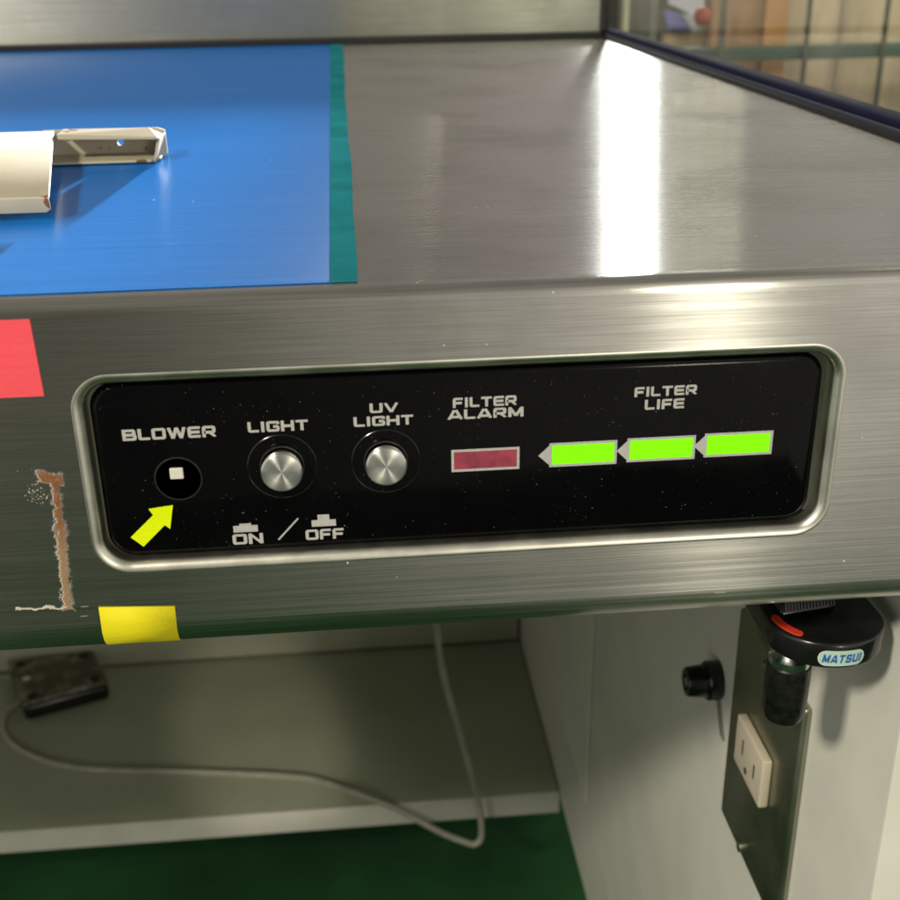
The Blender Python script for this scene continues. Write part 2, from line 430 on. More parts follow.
# worktop sheet with rolled front edge: profile in YZ
HX0, HX1, HZ0, HZ1 = -.0785, .1395, -.0822, -.0212
RT, RB, ZB = .0042, .0110, -.1108
def arc(cy_, cz_, r, a0, a1, n=8):
    return [(cy_+r*math.cos(math.radians(a0+(a1-a0)*k/n)), cz_+r*math.sin(math.radians(a0+(a1-a0)*k/n))) for k in range(n+1)]
# --- worktop
mb = MB()
prof = [(Y1, 0), (.0062, 0)]
v = [(x_, y_, z_) for x_ in (XL, XR) for (y_, z_) in prof]
mb.add(v, [(0, 1, 3, 2)])
mb.box((XL, .0062, -.02), (XR, Y1, -.0012))
mb.build('worktop', bench, M['steel_top'])
# --- front lip with the opening for the control panel
mb = MB()
top = [(.0062, 0)] + arc(RT, -RT, RT, 90, 180, 10) + [(.00006, -RT-.0004)]
n = len(top)
v = [(x_, y_, z_) for x_ in (XL, XR) for (y_, z_) in top]
mb.add(v, [(i, i+1, n+i+1, n+i) for i in range(n-1)])
bot = [(.00006, ZB+RB+.0004)] + arc(RB, ZB+RB, RB, 180, 270, 10) + [(.045, ZB), (.045, ZB+.0015)]
n = len(bot)
v = [(x_, y_, z_) for x_ in (XL, XR) for (y_, z_) in bot]
mb.add(v, [(i, i+1, n+i+1, n+i) for i in range(n-1)])
# flat face with rounded opening
zt, zb = -RT, ZB+RB
inner = rrect(HX0, HZ0, HX1, HZ1, .0105, 10)
nn = len(inner)
def filled(loops_, y, keep):
    bm = bmesh.new(); ed = []
    for pts in loops_:
        vs = [bm.verts.new((p[0], y, p[1])) for p in pts]
        ed += [bm.edges.new((vs[i], vs[(i+1) % len(vs)])) for i in range(len(vs))]
    bmesh.ops.triangle_fill(bm, use_beauty=True, use_dissolve=False, edges=ed)
    bmesh.ops.delete(bm, geom=[f_ for f_ in bm.faces if not keep(f_.calc_center_median())], context='FACES')
    bm.verts.index_update()
    vv = [tuple(q.co) for q in bm.verts]; ff = [tuple(q.index for q in f_.verts) for f_ in bm.faces]
    bm.free(); return vv, ff
def outside(c_):
    dx = max(HX0+.0105-c_.x, c_.x-HX1+.0105, 0); dz = max(HZ0+.0105-c_.z, c_.z-HZ1+.0105, 0)
    return math.hypot(dx, dz) > .0104
mb.add(*filled([[(XL, zb), (XR, zb), (XR, zt), (XL, zt)], inner], 0, outside))
lip = mb.build('front_lip', bench, M['steel_face'], smooth=True)
# --- rim: rolled inward edge of the opening
loops = []
r0 = .0105
def inset(d, y): return [(p[0], y, p[1]) for p in rrect(HX0+d, HZ0+d, HX1-d, HZ1-d, max(.004, r0-d), 10)]
for d, y in [(-.0003, .00005)] + [(.0030*math.sin(math.radians(q)), .0030-.0030*math.cos(math.radians(q))-.0001) for q in range(0, 91, 9)] + [(.0031, .0060)]:
    loops.append(inset(d, y))
mb = MB(); v = [p for l in loops for p in l]; f = []
for i in range(len(loops)-1):
    for k in range(nn): f.append((i*nn+k, i*nn+(k+1) % nn, (i+1)*nn+(k+1) % nn, (i+1)*nn+k))
mb.add(v, f); mb.build('recess_rim', bench, M['ring'], smooth=True)
# --- control panel: black plate with a raised soft rim
PX0, PZ0, PX1, PZ1 = HX0+.0038, HZ0+.0034, HX1-.0050, HZ1-.0036
panel_holes = []
loops = []
for d, y in ((0, .0062), (0, .0047), (.0006, .0038), (.0014, .0032), (.0022, .0030)):
    loops.append([(p[0], y, p[1]) for p in rrect(PX0+d, PZ0+d, PX1-d, PZ1-d, .0075-d*.7, 10)])
mb = MB(); v = [p for l in loops for p in l]; f = []
for i in range(len(loops)-1):
    for k in range(nn): f.append((i*nn+k, i*nn+(k+1) % nn, (i+1)*nn+(k+1) % nn, (i+1)*nn+k))
mb.add(v, f)
cp_rim = (mb.v, mb.f)
# face plate with three button holes, cut by a grid triangulation
YP = .0030
BX = [-.0526, -.0230, .0067]; BZ = -.0521
def plate_with_holes(loop, holes, y, n=40):
    bm = bmesh.new()
    def ring(pts):
        vs = [bm.verts.new((p[0], y, p[1])) for p in pts]
        return [bm.edges.new((vs[i], vs[(i+1) % len(vs)])) for i in range(len(vs))]
    ed = ring(loop)
    for (hx, hz, hr) in holes: ed += ring([(hx+hr*math.cos(2*math.pi*k/n), hz+hr*math.sin(2*math.pi*k/n)) for k in range(n)])
    bmesh.ops.triangle_fill(bm, use_beauty=True, use_dissolve=False, edges=ed)
    # drop triangles inside holes
    kill = []
    for f_ in bm.faces:
        c_ = f_.calc_center_median()
        if any((c_.x-hx)**2+(c_.z-hz)**2 < (hr*.97)**2 for hx, hz, hr in holes): kill.append(f_)
    bmesh.ops.delete(bm, geom=kill, context='FACES')
    bm.verts.index_update()
    vv = [tuple(q.co) for q in bm.verts]; ff = [tuple(q.index for q in f_.verts) for f_ in bm.faces]
    bm.free(); return vv, ff
d = .0022
lp = rrect(PX0+d, PZ0+d, PX1-d, PZ1-d, .0075-d*.7, 10)
holes = [(BX[0], -.0543, .0063), (BX[1], BZ, .0059), (BX[2], BZ, .0059)]
pv, pf = plate_with_holes(lp, holes, YP)
mb.add(pv, pf)
for hx, hz, hr in holes:     # hole walls, bottoms
    k_ = 40; v = []
    for y in (YP, YP+.007):
        v += [(hx+hr*math.cos(2*math.pi*k/k_), y, hz+hr*math.sin(2*math.pi*k/k_)) for k in range(k_)]
    mb.add(v, [(k, (k+1) % k_, k_+(k+1) % k_, k_+k) for k in range(k_)] + [tuple(range(k_, 2*k_))])
cp = mb.build('control_panel', bench, M['black_panel'], smooth=True)
# thin raised bezels round the holes
for i, (hx, hz, hr) in enumerate(holes):
    lathe('hole_ring', [(hr, -.0001), (hr+.0001, .0002), (hr+.0004, .0002), (hr+.0006, -.0001)], (hx, YP, hz), (0, -1, 0), cp, M['slot_rim'], 64)
    if i: lathe('dished_ring', [(hr+.0036, -.0001), (hr+.0039, .00012), (hr+.0042, -.0001)], (hx, YP, hz), (0, -1, 0), cp, M['black'], 64)
# buttons
for i in (1, 2):
    hx = BX[i]; hz = BZ
    o = empty('tmp'); COL.objects.unlink(o); bpy.data.objects.remove(o)
    pr_ = .0046 if i == 1 else .0042
    b_ = lathe('push_button', [(.0056, -.004), (.0056, pr_-.0024), (.0053, pr_-.0022), (.0053, pr_-.0017), (.0058, pr_-.0014), (.0059, pr_-.0006), (.0056, pr_-.00015), (.0053, pr_), (.0030, pr_-.00012), (.0, pr_-.0002)], (0, 0, 0), (0, -1, 0), None, M['cap'], 64)
    b_.location = (hx, YP, hz); b_.parent = cp; b_.location = Vector((hx, YP, hz)) - bench.location
    tag(b_, 'silver push button under the word %s' % ('LIGHT' if i == 1 else 'UV LIGHT'))
mb = MB(); mb.box((BX[0]-.0022, YP-.0006, -.0542), (BX[0]+.0016, YP+.006, -.0508))
mb.build('switch_stem', cp, plain('white plastic', (.72, .68, .62), .4, bump=.1), bevel=.0003)
lathe('switch_collar', [(.0046, .0), (.0050, .0006), (.0056, .0006), (.0058, 0)], (BX[0], YP+.0045, -.0543), (0, -1, 0), cp, M['slot_rim'], 48)
mb = MB(); mb.box((BX[0]-.0031, YP+.0035, -.0572), (BX[0]+.0031, YP+.0068, -.0502))
mb.build('switch_body', cp, M['black'], bevel=.0004)

# ---------------------------------------------------------------- lettering: wide square strokes
def glyph(ch):
    s = .1
    W_ = {'I': .30, 'W': 1.32, 'M': 1.12, 'S': .92, '/': .8, 'L': .84, 'F': .86, 'E': .9, 'T': .95, 'V': 1.08, 'A': 1.08}.get(ch, .98)
    L, R_, B, T, Mm = s, W_-s, s, 1-s, .5
    G = {
     'B': ([[(L, 0), (L, 1)], [(L, T), (R_-.05, T), (R_-.05, Mm), (L, Mm)], [(R_-.25, Mm), (R_, Mm), (R_, B), (L, B)]]),
     'L': [[(L, 1), (L, B), (W_, B)]],
     'O': [[(W_/2, T), (L, T), (L, B), (R_, B), (R_, T), (W_/2, T)]],
     'W': [[(.09, 1), (.36, .0)], [(.36, .0), (W_/2, .98)], [(W_/2, .98), (W_-.36, .0)], [(W_-.36, .0), (W_-.09, 1)]],
     'E': [[(W_, T), (L, T), (L, B), (W_, B)], [(L, Mm), (W_-.04, Mm)]],
     'R': [[(L, 0), (L, T), (R_-.04, T), (R_-.04, .43), (L, .43)], [(R_-.36, .43), (R_+.02, -.02)]],
     'I': [[(W_/2, 0), (W_/2, 1)]],
     'G': [[(R_, .68), (R_, T), (L, T), (L, B), (R_, B), (R_, .48), (W_*.52, .48)]],
     'H': [[(L, 0), (L, 1)], [(R_, 0), (R_, 1)], [(L, Mm), (R_, Mm)]],
     'T': [[(0, T), (W_, T)], [(W_/2, T), (W_/2, 0)]],
     'U': [[(L, 1), (L, B), (R_, B), (R_, 1)]],
     'V': [[(.08, 1), (W_/2, .0)], [(W_/2, .0), (W_-.08, 1)]],
     'F': [[(W_, T), (L, T), (L, 0)], [(L, .47), (W_-.08, .47)]],
     'A': [[(.06, 0), (W_/2-.05, 1)], [(W_/2+.05, 1), (W_-.06, 0)], [(.25, .27), (W_-.25, .27)]],
     'M': [[(L, 0), (L, 1)], [(R_, 0), (R_, 1)], [(L, 1), (W_/2, .12)], [(W_/2, .12), (R_, 1)]],
     'N': [[(L, 0), (L, 1)], [(R_, 0), (R_, 1)], [(L, 1), (R_, 0)]],
     'S': [[(R_, .70), (R_, T), (L, T), (L, Mm), (R_, Mm), (R_, B), (L, B), (L, .30)]],
    }[ch]
    return G, W_
def rounded(pts, r):
    if len(pts) < 3: return [Vector((p[0], p[1])) for p in pts]
    q = [Vector((p[0], p[1])) for p in pts]; out = [q[0]]
    for i in range(1, len(q)-1):
        a = (q[i-1]-q[i]); b = (q[i+1]-q[i]); rr = min(r, a.length*.5, b.length*.5)
        p0 = q[i]+a.normalized()*rr; p1 = q[i]+b.normalized()*rr
        for k in range(5):
            s = k/4; out.append(p0*(1-s)**2+q[i]*2*s*(1-s)+p1*s*s)
    out.append(q[-1]); return out
def ribbon(pts, hw):
    v = []; n = len(pts)
    for i, p in enumerate(pts):
        d0 = (pts[i]-pts[i-1]).normalized() if i else (pts[1]-pts[0]).normalized()
        d1 = (pts[i+1]-pts[i]).normalized() if i < n-1 else d0
        nn_ = (Vector((-d0.y, d0.x))+Vector((-d1.y, d1.x)))
        nn_.normalize(); k = max(.5, nn_.dot(Vector((-d0.y, d0.x))))
        v.append(p+nn_*hw/k); v.append(p-nn_*hw/k)
    return v, [(2*i, 2*i+1, 2*i+3, 2*i+2) for i in range(n-1)]
def word(txt, x0, x1, z0, z1, parent, mat, y=None, shear=0, name='lettering', plane=None, hw=.125, gap=.16):
    gl_ = [glyph(c_) for c_ in txt]
    tot = sum(w for _, w in gl_) + gap*(len(txt)-1)
    sx_ = (x1-x0)/tot; sz_ = (z1-z0)
    mb = MB(); cur = 0; lay = 0
    for G, w in gl_:
        for st in G:
            pts = rounded(st, .14)
            v, f = ribbon(pts, hw)
            v3 = []
            for p in v:
                u_ = (cur+p.x+shear*p.y)*sx_; w_ = min(1.0, max(0.0, p.y))*sz_
                off = .00012+.000006*(lay % 7)
                v3.append(plane(x0+u_, z0+w_, off) if plane else (x0+u_, YP-off, z0+w_))
            mb.add(v3, f); lay += 1
        cur += w+gap
    o = mb.build(name, parent, mat); return o
for txt, x0, x1, z0, z1 in (('BLOWER', -.0665, -.0407, -.0418, -.0384), ('LIGHT', -.0317, -.0149, -.0411, -.0379), ('UV', .0028, .0107, -.0369, -.0340), ('LIGHT', -.0019, .0149, -.0409, -.0379),
                            ('FILTER', .0264, .0446, -.0365, -.0335), ('ALARM', .0249, .0465, -.0401, -.0371), ('FILTER', .0788, .0970, -.0358, -.0328), ('LIFE', .0820, .0935, -.0399, -.0368),
                            ('ON', -.0390, -.0303, -.0764, -.0730), ('OFF', -.0177, -.0066, -.0762, -.0728)):
    word(txt, x0, x1, z0, z1, cp, M['print'])
def printed(name, polys, mat, parent=cp, y=YP-.00013, th=.0001):
    mb = MB()
    for q, pl in enumerate(polys): mb.prism([(p[0], y-.00001*q, p[1]) for p in pl], (0, th, 0))
    return mb.build(name, parent, mat)
for x0, x1, zz, sink in ((-.0386, -.0315, -.0724, .0014), (-.0158, -.0087, -.0719, 0)):
    hgt = .0023; w_ = x1-x0
    printed('button_symbol', [[(x0, zz), (x1, zz), (x1, zz+.0021), (x1-w_*.26, zz+.0021), (x1-w_*.26, zz+.0038-sink*.75), (x0+w_*.26, zz+.0038-sink*.75), (x0+w_*.26, zz+.0021), (x0, zz+.0021)]], M['print'])
printed('slash_mark', [[(-.0260, -.0754), (-.0256, -.0757), (-.0194, -.0690), (-.0198, -.0687)]], M['print'])
# indicators
def indicator(x0, x1, z0, z1, tip, mat, nm, lab):
    fr_ = .00075
    polys = [[(x0-fr_, z0-fr_), (x1+fr_, z0-fr_), (x1+fr_, z0), (x0-fr_, z0)], [(x0-fr_, z1), (x1+fr_, z1), (x1+fr_, z1+fr_), (x0-fr_, z1+fr_)],
             [(x1, z0), (x1+fr_, z0), (x1+fr_, z1), (x1, z1)]]
    if tip: polys.append([(x0, z0-fr_), (x0, z1+fr_), (tip, (z0+z1)/2)])
    else: polys.append([(x0-fr_, z0), (x0, z0), (x0, z1), (x0-fr_, z1)])
    fo = printed('indicator_frame', polys, M['print'])
    mb = MB(); mb.box((x0+.00003, YP-.00006, z0+.00003), (x1-.00003, YP+.00005, z1-.00003))
    o = mb.build(nm, cp, mat); tag(o, lab)
indicator(.0264, .0448, -.0558, -.0503, None, M['glue'], 'alarm_window', 'dark red unlit filter alarm window')
for k, (x0, x1, tp, dz) in enumerate(((.0551, .0736, .0511, 0), (.0781, .0970, .0743, .0003), (.1012, .1203, .0973, .0006))):
    indicator(x0, x1, -.0558+dz, -.0497+dz, tp, M['neon_green'], 'life_window', None)
indicator  # windows done

# ---------------------------------------------------------------- back wall, corner post, gaskets, side glass
box('back_wall', (XL, Y1+.001, -.02), (.2455, Y1+.012, .048), bench, M['steel_wall'])
mb = MB(); mb.box((XL, Y1-.010, .0003), (.2460, Y1+.0008, .0062)); mb.build('rear_gasket', bench, M['gasket'], bevel=.001)
mb = MB(); mb.box((.2462, .003, -.004), (.2482, Y1, .0025)); mb.build('gasket_strip', bench, M['gasket'])
mb = MB(); mb.box((.2500, -.001, -.0035), (.2640, Y1+.02, .0080)); mb.build('side_gasket', bench, M['navy'], bevel=.002)
mb = MB(); mb.box((.2482, .003, -.004), (.2500, Y1, .0045)); mb.build('glazing_bead', bench, plain('grey blue bead', (.04, .045, .065), .55, 0, .25), bevel=.0005)
box('side_glass', (.2535, .000, .006), (.2575, Y1+.02, .5), bench, M['glass'])
mb = MB(); mb.box((.2462, Y1-.006, .006), (.2530, Y1+.014, .5)); mb.build('corner_seal', bench, M['gasket'], bevel=.001)

# ---------------------------------------------------------------- carcass below
XP = .1855
box('side_panel', (XP, .020, -.724), (XP+.075, .95, -.022), bench, M['panel_paint'], .0015)
box('panel_liner', (XP-.0022, .507, -.62), (XP-.0002, .934, -.022), bench, M['panel_paint'], .0012, 3)
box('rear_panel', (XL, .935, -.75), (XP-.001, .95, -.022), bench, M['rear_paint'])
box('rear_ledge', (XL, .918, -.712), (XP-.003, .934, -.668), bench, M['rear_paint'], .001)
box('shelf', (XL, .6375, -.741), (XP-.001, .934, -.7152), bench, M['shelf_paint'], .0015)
box('lit_shelf_edge', (XL, .6350, -.7412), (XP-.001, .6372, -.7150), bench, M['panel_paint'], .0006)  # lit front of the shelf, put in as a strip of lighter paint
mb = MB(); mb.box((XP+.100, .0185, -.7), (XP+.102, .0199, -.12)); mb.build('door_gap', bench, M['slot'])
mb = MB(); mb.box((XL, .03, -.60), (XL+.01, .95, -.022)); mb.build('far_side_panel', bench, M['panel_paint'])

# ================================================================ blue light on the worktop, built as a coloured overlay
overlay = mesh('light_overlay', *boxv((XL+.01, .0072, .00015), (-.0065, Y1-.011, .0004)), None, M['overlay'])
tag(overlay, 'bright blue light, put in as a thin overlay on the left half of the steel worktop', 'light overlay')
ev = []; random.seed(5)
for k in range(61):
    u_ = k/60; y_ = .0072+(Y1-.011-.0072)*u_
    wob = .0004*math.sin(9*u_)+.00025*math.sin(31*u_+1)+random.uniform(-.00008, .00008)
    for z_ in (.0002, .00062): ev += [(-.0064-.0045*u_, y_, z_), (.0009+wob, y_, z_)]
ef = []
for k in range(60):
    a_ = 4*k; ef += [(a_, a_+1, a_+5, a_+4), (a_+2, a_+6, a_+7, a_+3), (a_+1, a_+3, a_+7, a_+5), (a_, a_+4, a_+6, a_+2)]
ef += [(0, 2, 3, 1), (240, 241, 243, 242)]
mesh('overlay_edge', ev, ef, overlay, M['overlay_edge'])

# ================================================================ cream bracket on the worktop
br = empty('sheet_metal_bracket', (-.13, .17, .0004))
tag(br, 'chipped cream painted sheet metal bracket lying on the worktop', 'metal bracket')
th = .0011
mb = MB()
# front piece: sloping plate with a turned-down lip, running out of frame to the left
A = (-.40, .231, .0125); Bp = (-.1270, .229, .0125); Cf = (-.1008, .100, .0085); Df = (-.40, .100, .0085)
mb.prism([A, Bp, Cf, Df], (0, 0, -th))
# rounded bend and lip with chipped corner
mb2 = [(-.40, .0995, .0088), (-.1062, .0995, .0088), (-.1058, .0985, .0080), (-.1058, .0985, .0046), (-.1072, .0985, .0034), (-.40, .0985, .0034), ]
mb.prism([(-.40, .0985, .0084), (-.1010, .0985, .0084), (-.1006, .0985, .0044), (-.1020, .0985, .0033), (-.40, .0985, .0033)], (0, .0014, 0))
mb.build('front_plate', br, M['chipped'], smooth=True, bevel=.00045, seg=3)
mb = MB()
# rear channel: web with a hole, top flange, bottom flange, end flap
def web():
    bm = bmesh.new()
    def ring(pts):
        vs = [bm.verts.new((p[0], .2310, p[1])) for p in pts]
        return [bm.edges.new((vs[i], vs[(i+1) % len(vs)])) for i in range(len(vs))]
    hx, hz, hr = -.0993, .0067, .0014
    ed = ring([(-.132, .0012), (-.0795, .0012), (-.0795, .0112), (-.083, .0124), (-.132, .0124)])
    ed += ring([(hx+hr*math.cos(2*math.pi*k/24), hz+hr*1.1*math.sin(2*math.pi*k/24)) for k in range(24)])
    bmesh.ops.triangle_fill(bm, use_beauty=True, use_dissolve=False, edges=ed)
    kill = [f_ for f_ in bm.faces if (f_.calc_center_median().x-hx)**2+(f_.calc_center_median().z-hz)**2 < (hr*.9)**2]
    bmesh.ops.delete(bm, geom=kill, context='FACES')
    r_ = bmesh.ops.extrude_face_region(bm, geom=list(bm.faces))
    for e_ in r_['geom']:
        if isinstance(e_, bmesh.types.BMVert): e_.co.y += th
    bm.verts.index_update()
    vv = [tuple(q.co) for q in bm.verts]; ff = [tuple(q.index for q in f_.verts) for f_ in bm.faces]; bm.free(); return vv, ff
wv, wf = web()
mesh('channel_web', wv, wf, br, M['chipped'])
mb.prism([(-.1235, .2305, .0130), (-.0860, .2305, .0126), (-.0800, .2230, .0112), (-.0800, .2110, .0112), (-.1215, .2110, .0122), (-.1228, .2160, .0128)], (0, 0, -th))
mb.build('top_flange', br, M['chipped'], bevel=.0003)
mb = MB(); mb.prism([(-.132, .2305, .0021), (-.0810, .2305, .0021), (-.0802, .2150, .0021), (-.0835, .2090, .0021), (-.132, .2090, .0021)], (0, 0, -th))
mb.build('bottom_flange', br, M['chipped'], bevel=.0003)
mb = MB(); mb.prism([(-.0805, .2305, .0006), (-.0805, .2305, .0104), (-.0805, .2130, .0104), (-.0830, .2110, .0006)], (.0011, 0, 0))
mb.build('end_flap', br, M['chipped'], bevel=.0003)

# ================================================================ tapes on the front
def tape(name, pts, mat, label, cat, y=-.0002, fold=None):
    mb = MB(); mb.prism([(p[0], y-.00015, p[1]) for p in pts], (0, .0003, 0))
    o = mb.build(name, None, mat); tag(o, label, cat); return o
tape('tape_piece', [(-.150, -.0042), (-.0856, -.0046), (-.0851, -.0262), (-.150, -.0262)], M['pink_tape'], 'coral pink tape piece at the top left of the steel front', 'tape')
# yellow tape wraps under the rolled bottom edge
rows = [(-.0002, -.0930), (-.0002, -.0992)] + [(y-.0002*math.sin(0), z) for y, z in arc(RB, ZB+RB, RB+.0002, 180, 262, 8)] + [(.016, ZB-.0002)]
v = []
for i, (y, z) in enumerate(rows):
    s = i/(len(rows)-1); v += [(-.0796-.0004*s, y, z), (-.0576-.0006*s, y, z-(.0012 if i == 0 else 0))]
f = [(2*i, 2*i+1, 2*i+3, 2*i+2) for i in range(len(rows)-1)]
o = mesh('tape_piece', v, f, None, M['yellow_tape'], True); tag(o, 'yellow tape piece folded round the bottom edge of the steel front', 'tape')
md = o.modifiers.new('thickness', 'SOLIDIFY'); md.thickness = .00012; md.offset = 0
ar = [(-.0550, -.0624), (-.0620, -.0632), (-.0609, -.0652), (-.0681, -.0720), (-.0648, -.0752), (-.0580, -.0686), (-.0566, -.0699)]
o = tape('arrow_sticker', ar, M['neon_yellow'], 'fluorescent yellow arrow sticker pointing at the empty blower switch hole', 'sticker', YP-.0003)

# ================================================================ outlet on the side panel
ou = empty('wall_outlet', (XP, .142, -.28))
tag(ou, 'single ivory power outlet in a dark steel cover plate on the cream side panel', 'power outlet')
mb = MB()
y0, y1, z0, z1 = .0868, .1762, -.3440, -.2135
mb.prism([(XP-.0045, y0+.002, z0+.002), (XP-.0045, y1-.002, z0+.002), (XP-.0045, y1-.002, z1-.002), (XP-.0045, y0+.002, z1-.002)], (.0043, 0, 0))
mb.build('cover_plate', ou, M['plate'], smooth=True, bevel=.0022, seg=3)
mb = MB(); mb.box((XP-.0095, .1130, -.2885), (XP-.0046, .1503, -.2615)); sk = mb.build('socket', ou, M['ivory'], smooth=True, bevel=.0012, seg=3)
mb = MB()
mb.box((XP-.0097, .1220, -.2785), (XP-.0094, .1234, -.2710)); mb.box((XP-.0097, .1382, -.2775), (XP-.0094, .1396, -.2690))
mb.build('slot', sk, M['slot'])
lathe('slot', [(0, 0), (.0018, 0), (.0018, .0004), (0, .0004)], (XP-.0093, .1330, -.2825), (-1, 0, 0), sk, M['slot'], 20)
for zz, yy in ((-.3375, .1416), (-.2245, .1354)):
    lathe('screw', [(0, 0), (.0030, 0), (.0028, .0009), (.0015, .0014), (0, .0015)], (XP-.0046, yy, zz), (-1, 0, 0), ou, M['plate'], 24)

# ================================================================ black knob behind the outlet
kn = empty('black_knob', (XP, .2, -.274))
tag(kn, 'black cylindrical knob sticking out of the cream side panel left of the outlet', 'knob')
kc = (XP-.0006, .205, -.2805)
lathe('collar', [(0, .0), (.0095, .0), (.0107, .001), (.0107, .0065), (.0098, .0075), (.0085, .0078)], kc, (-1, 0, 0), kn, M['black'], 40)
capk = [(.0082, .0076), (.0090, .0080), (.0080, .0172), (.0072, .0182), (.0045, .0182), (.0042, .0170), (0, .0170)]
lathe('cap', capk, kc, (-1, 0, 0), kn, M['black'], 32)
lathe('screw', [(0, .0168), (.0028, .0168), (.0026, .0180), (0, .0181)], kc, (-1, 0, 0), kn, M['chrome'], 16)
mb = MB(); mb.prism([(XP-.0012, .2080, -.2880), (XP-.0012, .2020, -.2880), (XP-.0012, .1880, -.3080), (XP-.0012, .1940, -.3080)], (.0010, 0, 0))
mb.build('tag_strip', kn, M['grey_strip'])

# ================================================================ gas valve under the lip
gv = empty('gas_valve', (.155, .04, -.11))
tag(gv, 'black gas valve with red mark and blue MATSUI badge hanging under the bench edge', 'gas valve')
c0 = Vector((.1585, .0335)); Rv = .0203
pts = []
for k in range(49):
    a = math.radians(180+180*k/48)
    pts.append((c0.x+Rv*math.cos(a), c0.y+Rv*.92*math.sin(a)))
pts += [(c0.x+Rv*.96, c0.y+.040), (c0.x-Rv*.96, c0.y+.040)]
ztop, zbot = -.1330, -.1432
mb = MB(); mb.prism([(p[0], p[1], zbot) for p in pts], (0, 0, ztop-zbot))
body = mb.build('valve_body', gv, M['black'], smooth=True, bevel=.0016, seg=4)
# ribbed thumb grip on top
A_, B_ = Vector((.1430, .0345, ztop-.0004)), Vector((.1660, .0385, ztop-.0004))
up_ = Vector((.0, .0045, .0072)); inn = Vector((.0022, 0, 0)); bk = Vector((-.001, .016, 0))
vv = [A_, B_, B_+bk, A_+bk, A_+up_+inn, B_+up_-inn, B_+bk+Vector((0, 0, .0072))-inn, A_+bk+Vector((0, 0, .0072))+inn]
gr = mesh('grip', vv, [(0, 3, 2, 1), (4, 5, 6, 7), (0, 1, 5, 4), (1, 2, 6, 5), (2, 3, 7, 6), (3, 0, 4, 7)], gv, M['black'], True, .0012, 3)
mb = MB()
for k in range(16):
    s_ = (k+.5)/16; p0 = A_+inn*.5+(B_-A_-inn)*s_; p1 = A_+up_+inn+(B_-A_-inn*2)*s_
    p0 = p0+(p1-p0)*.15; p1 = p0+(p1-p0)*.85; d_ = Vector((.00028, 0, 0)); o_ = Vector((0, -.0004, .0002))
    mb.prism([p0-d_+o_, p0+d_+o_, p1+d_+o_, p1-d_+o_], (0, .0005, 0))
mb.build('grip_rib', gr, M['black'])
# red mark: arc strip on the upper left edge
v = []; f = []
for k in range(17):
    a = math.radians(176+50*k/16); w_ = .0015*min(1, k/2+.4, (16-k)/2+.4)
    for rr in (Rv-.0026-w_, Rv-.0026+w_):
        v.append((c0.x+rr*math.cos(a), c0.y+rr*.92*math.sin(a), ztop+.0003))
f = [(2*i, 2*i+1, 2*i+3, 2*i+2) for i in range(16)]
rm = mesh('red_mark', v, f, gv, M['red_mark']); md = rm.modifiers.new('thickness', 'SOLIDIFY'); md.thickness = .0006; md.offset = 0
# badge on the front rim: follows the curve
def rim(s, z, off):
    a = math.radians(270)+s/Rv
    return (c0.x+(Rv+off)*math.cos(a), c0.y+(Rv+off)*.92*math.sin(a), z)
zc = -.1386; v = []; nb = 32
oval = []
hwid, hh = .0078, .0027
def badge_plane(u_, w_, off): return rim(u_, w_, off)
ring_ = rrect(-hwid-.0004, zc-hh-.0003, hwid+.0004, zc+hh+.0003, hh+.0002, 8); ring2 = rrect(-hwid, zc-hh, hwid, zc+hh, hh-.0001, 8)
def strip_oval(name, rg, off, mat, x_off=-.0006):
    # slice the oval into columns so that it bends with the rim
    xs = sorted(set(round(p[0], 6) for p in rg)); lo = min(xs); hi = max(xs); N = 40; v = []
    for k in range(N+1):
        x_ = lo+(hi-lo)*k/N
        rr = (max(p[1] for p in rg)-min(p[1] for p in rg))/2; e = (hi-lo)/2-rr
        d_ = max(0, abs(x_)-e); h_ = math.sqrt(max(0, rr*rr-d_*d_))
        v += [rim(x_+x_off, zc-h_, off), rim(x_+x_off, zc+h_, off)]
    return mesh(name, v, [(2*i, 2*i+2, 2*i+3, 2*i+1) for i in range(N)], body, mat)
strip_oval('badge_border', ring_, .00015, plain('white badge rim', (.62, .66, .62), .35))
bd = strip_oval('badge', ring2, .00025, M['green_label'])
word('MATSUI', -.0066-.0006, .0064-.0006, zc-.0016, zc+.0016, body, M['blue_ink'], shear=.25, plane=lambda u_, w_, off: rim(u_, w_, .0003+off), hw=.13, gap=.3, name='badge_lettering')
# nozzle: chrome shoulder and black rubber cap
nx, ny = .1462, .030
lathe('nozzle', [(.0040, -.1425), (.0045, -.1435), (.0072, -.1462), (.0072, -.1490), (.005, -.151)], (nx, ny, 0), (0, 0, 1), gv, M['chrome'], 32)
lathe('rubber_cap', [(.0066, -.1482), (.0077, -.1494), (.0079, -.1560), (.0076, -.1680), (.0066, -.1718), (.0038, -.1738), (0, -.1741)], (nx, ny, 0), (0, 0, 1), gv, M['black_rubber'], 32)
lathe('mounting_stub', [(.008, -.1335), (.008, -.1095)], (c0.x, .062, 0), (0, 0, 1), gv, M['black'], 24)

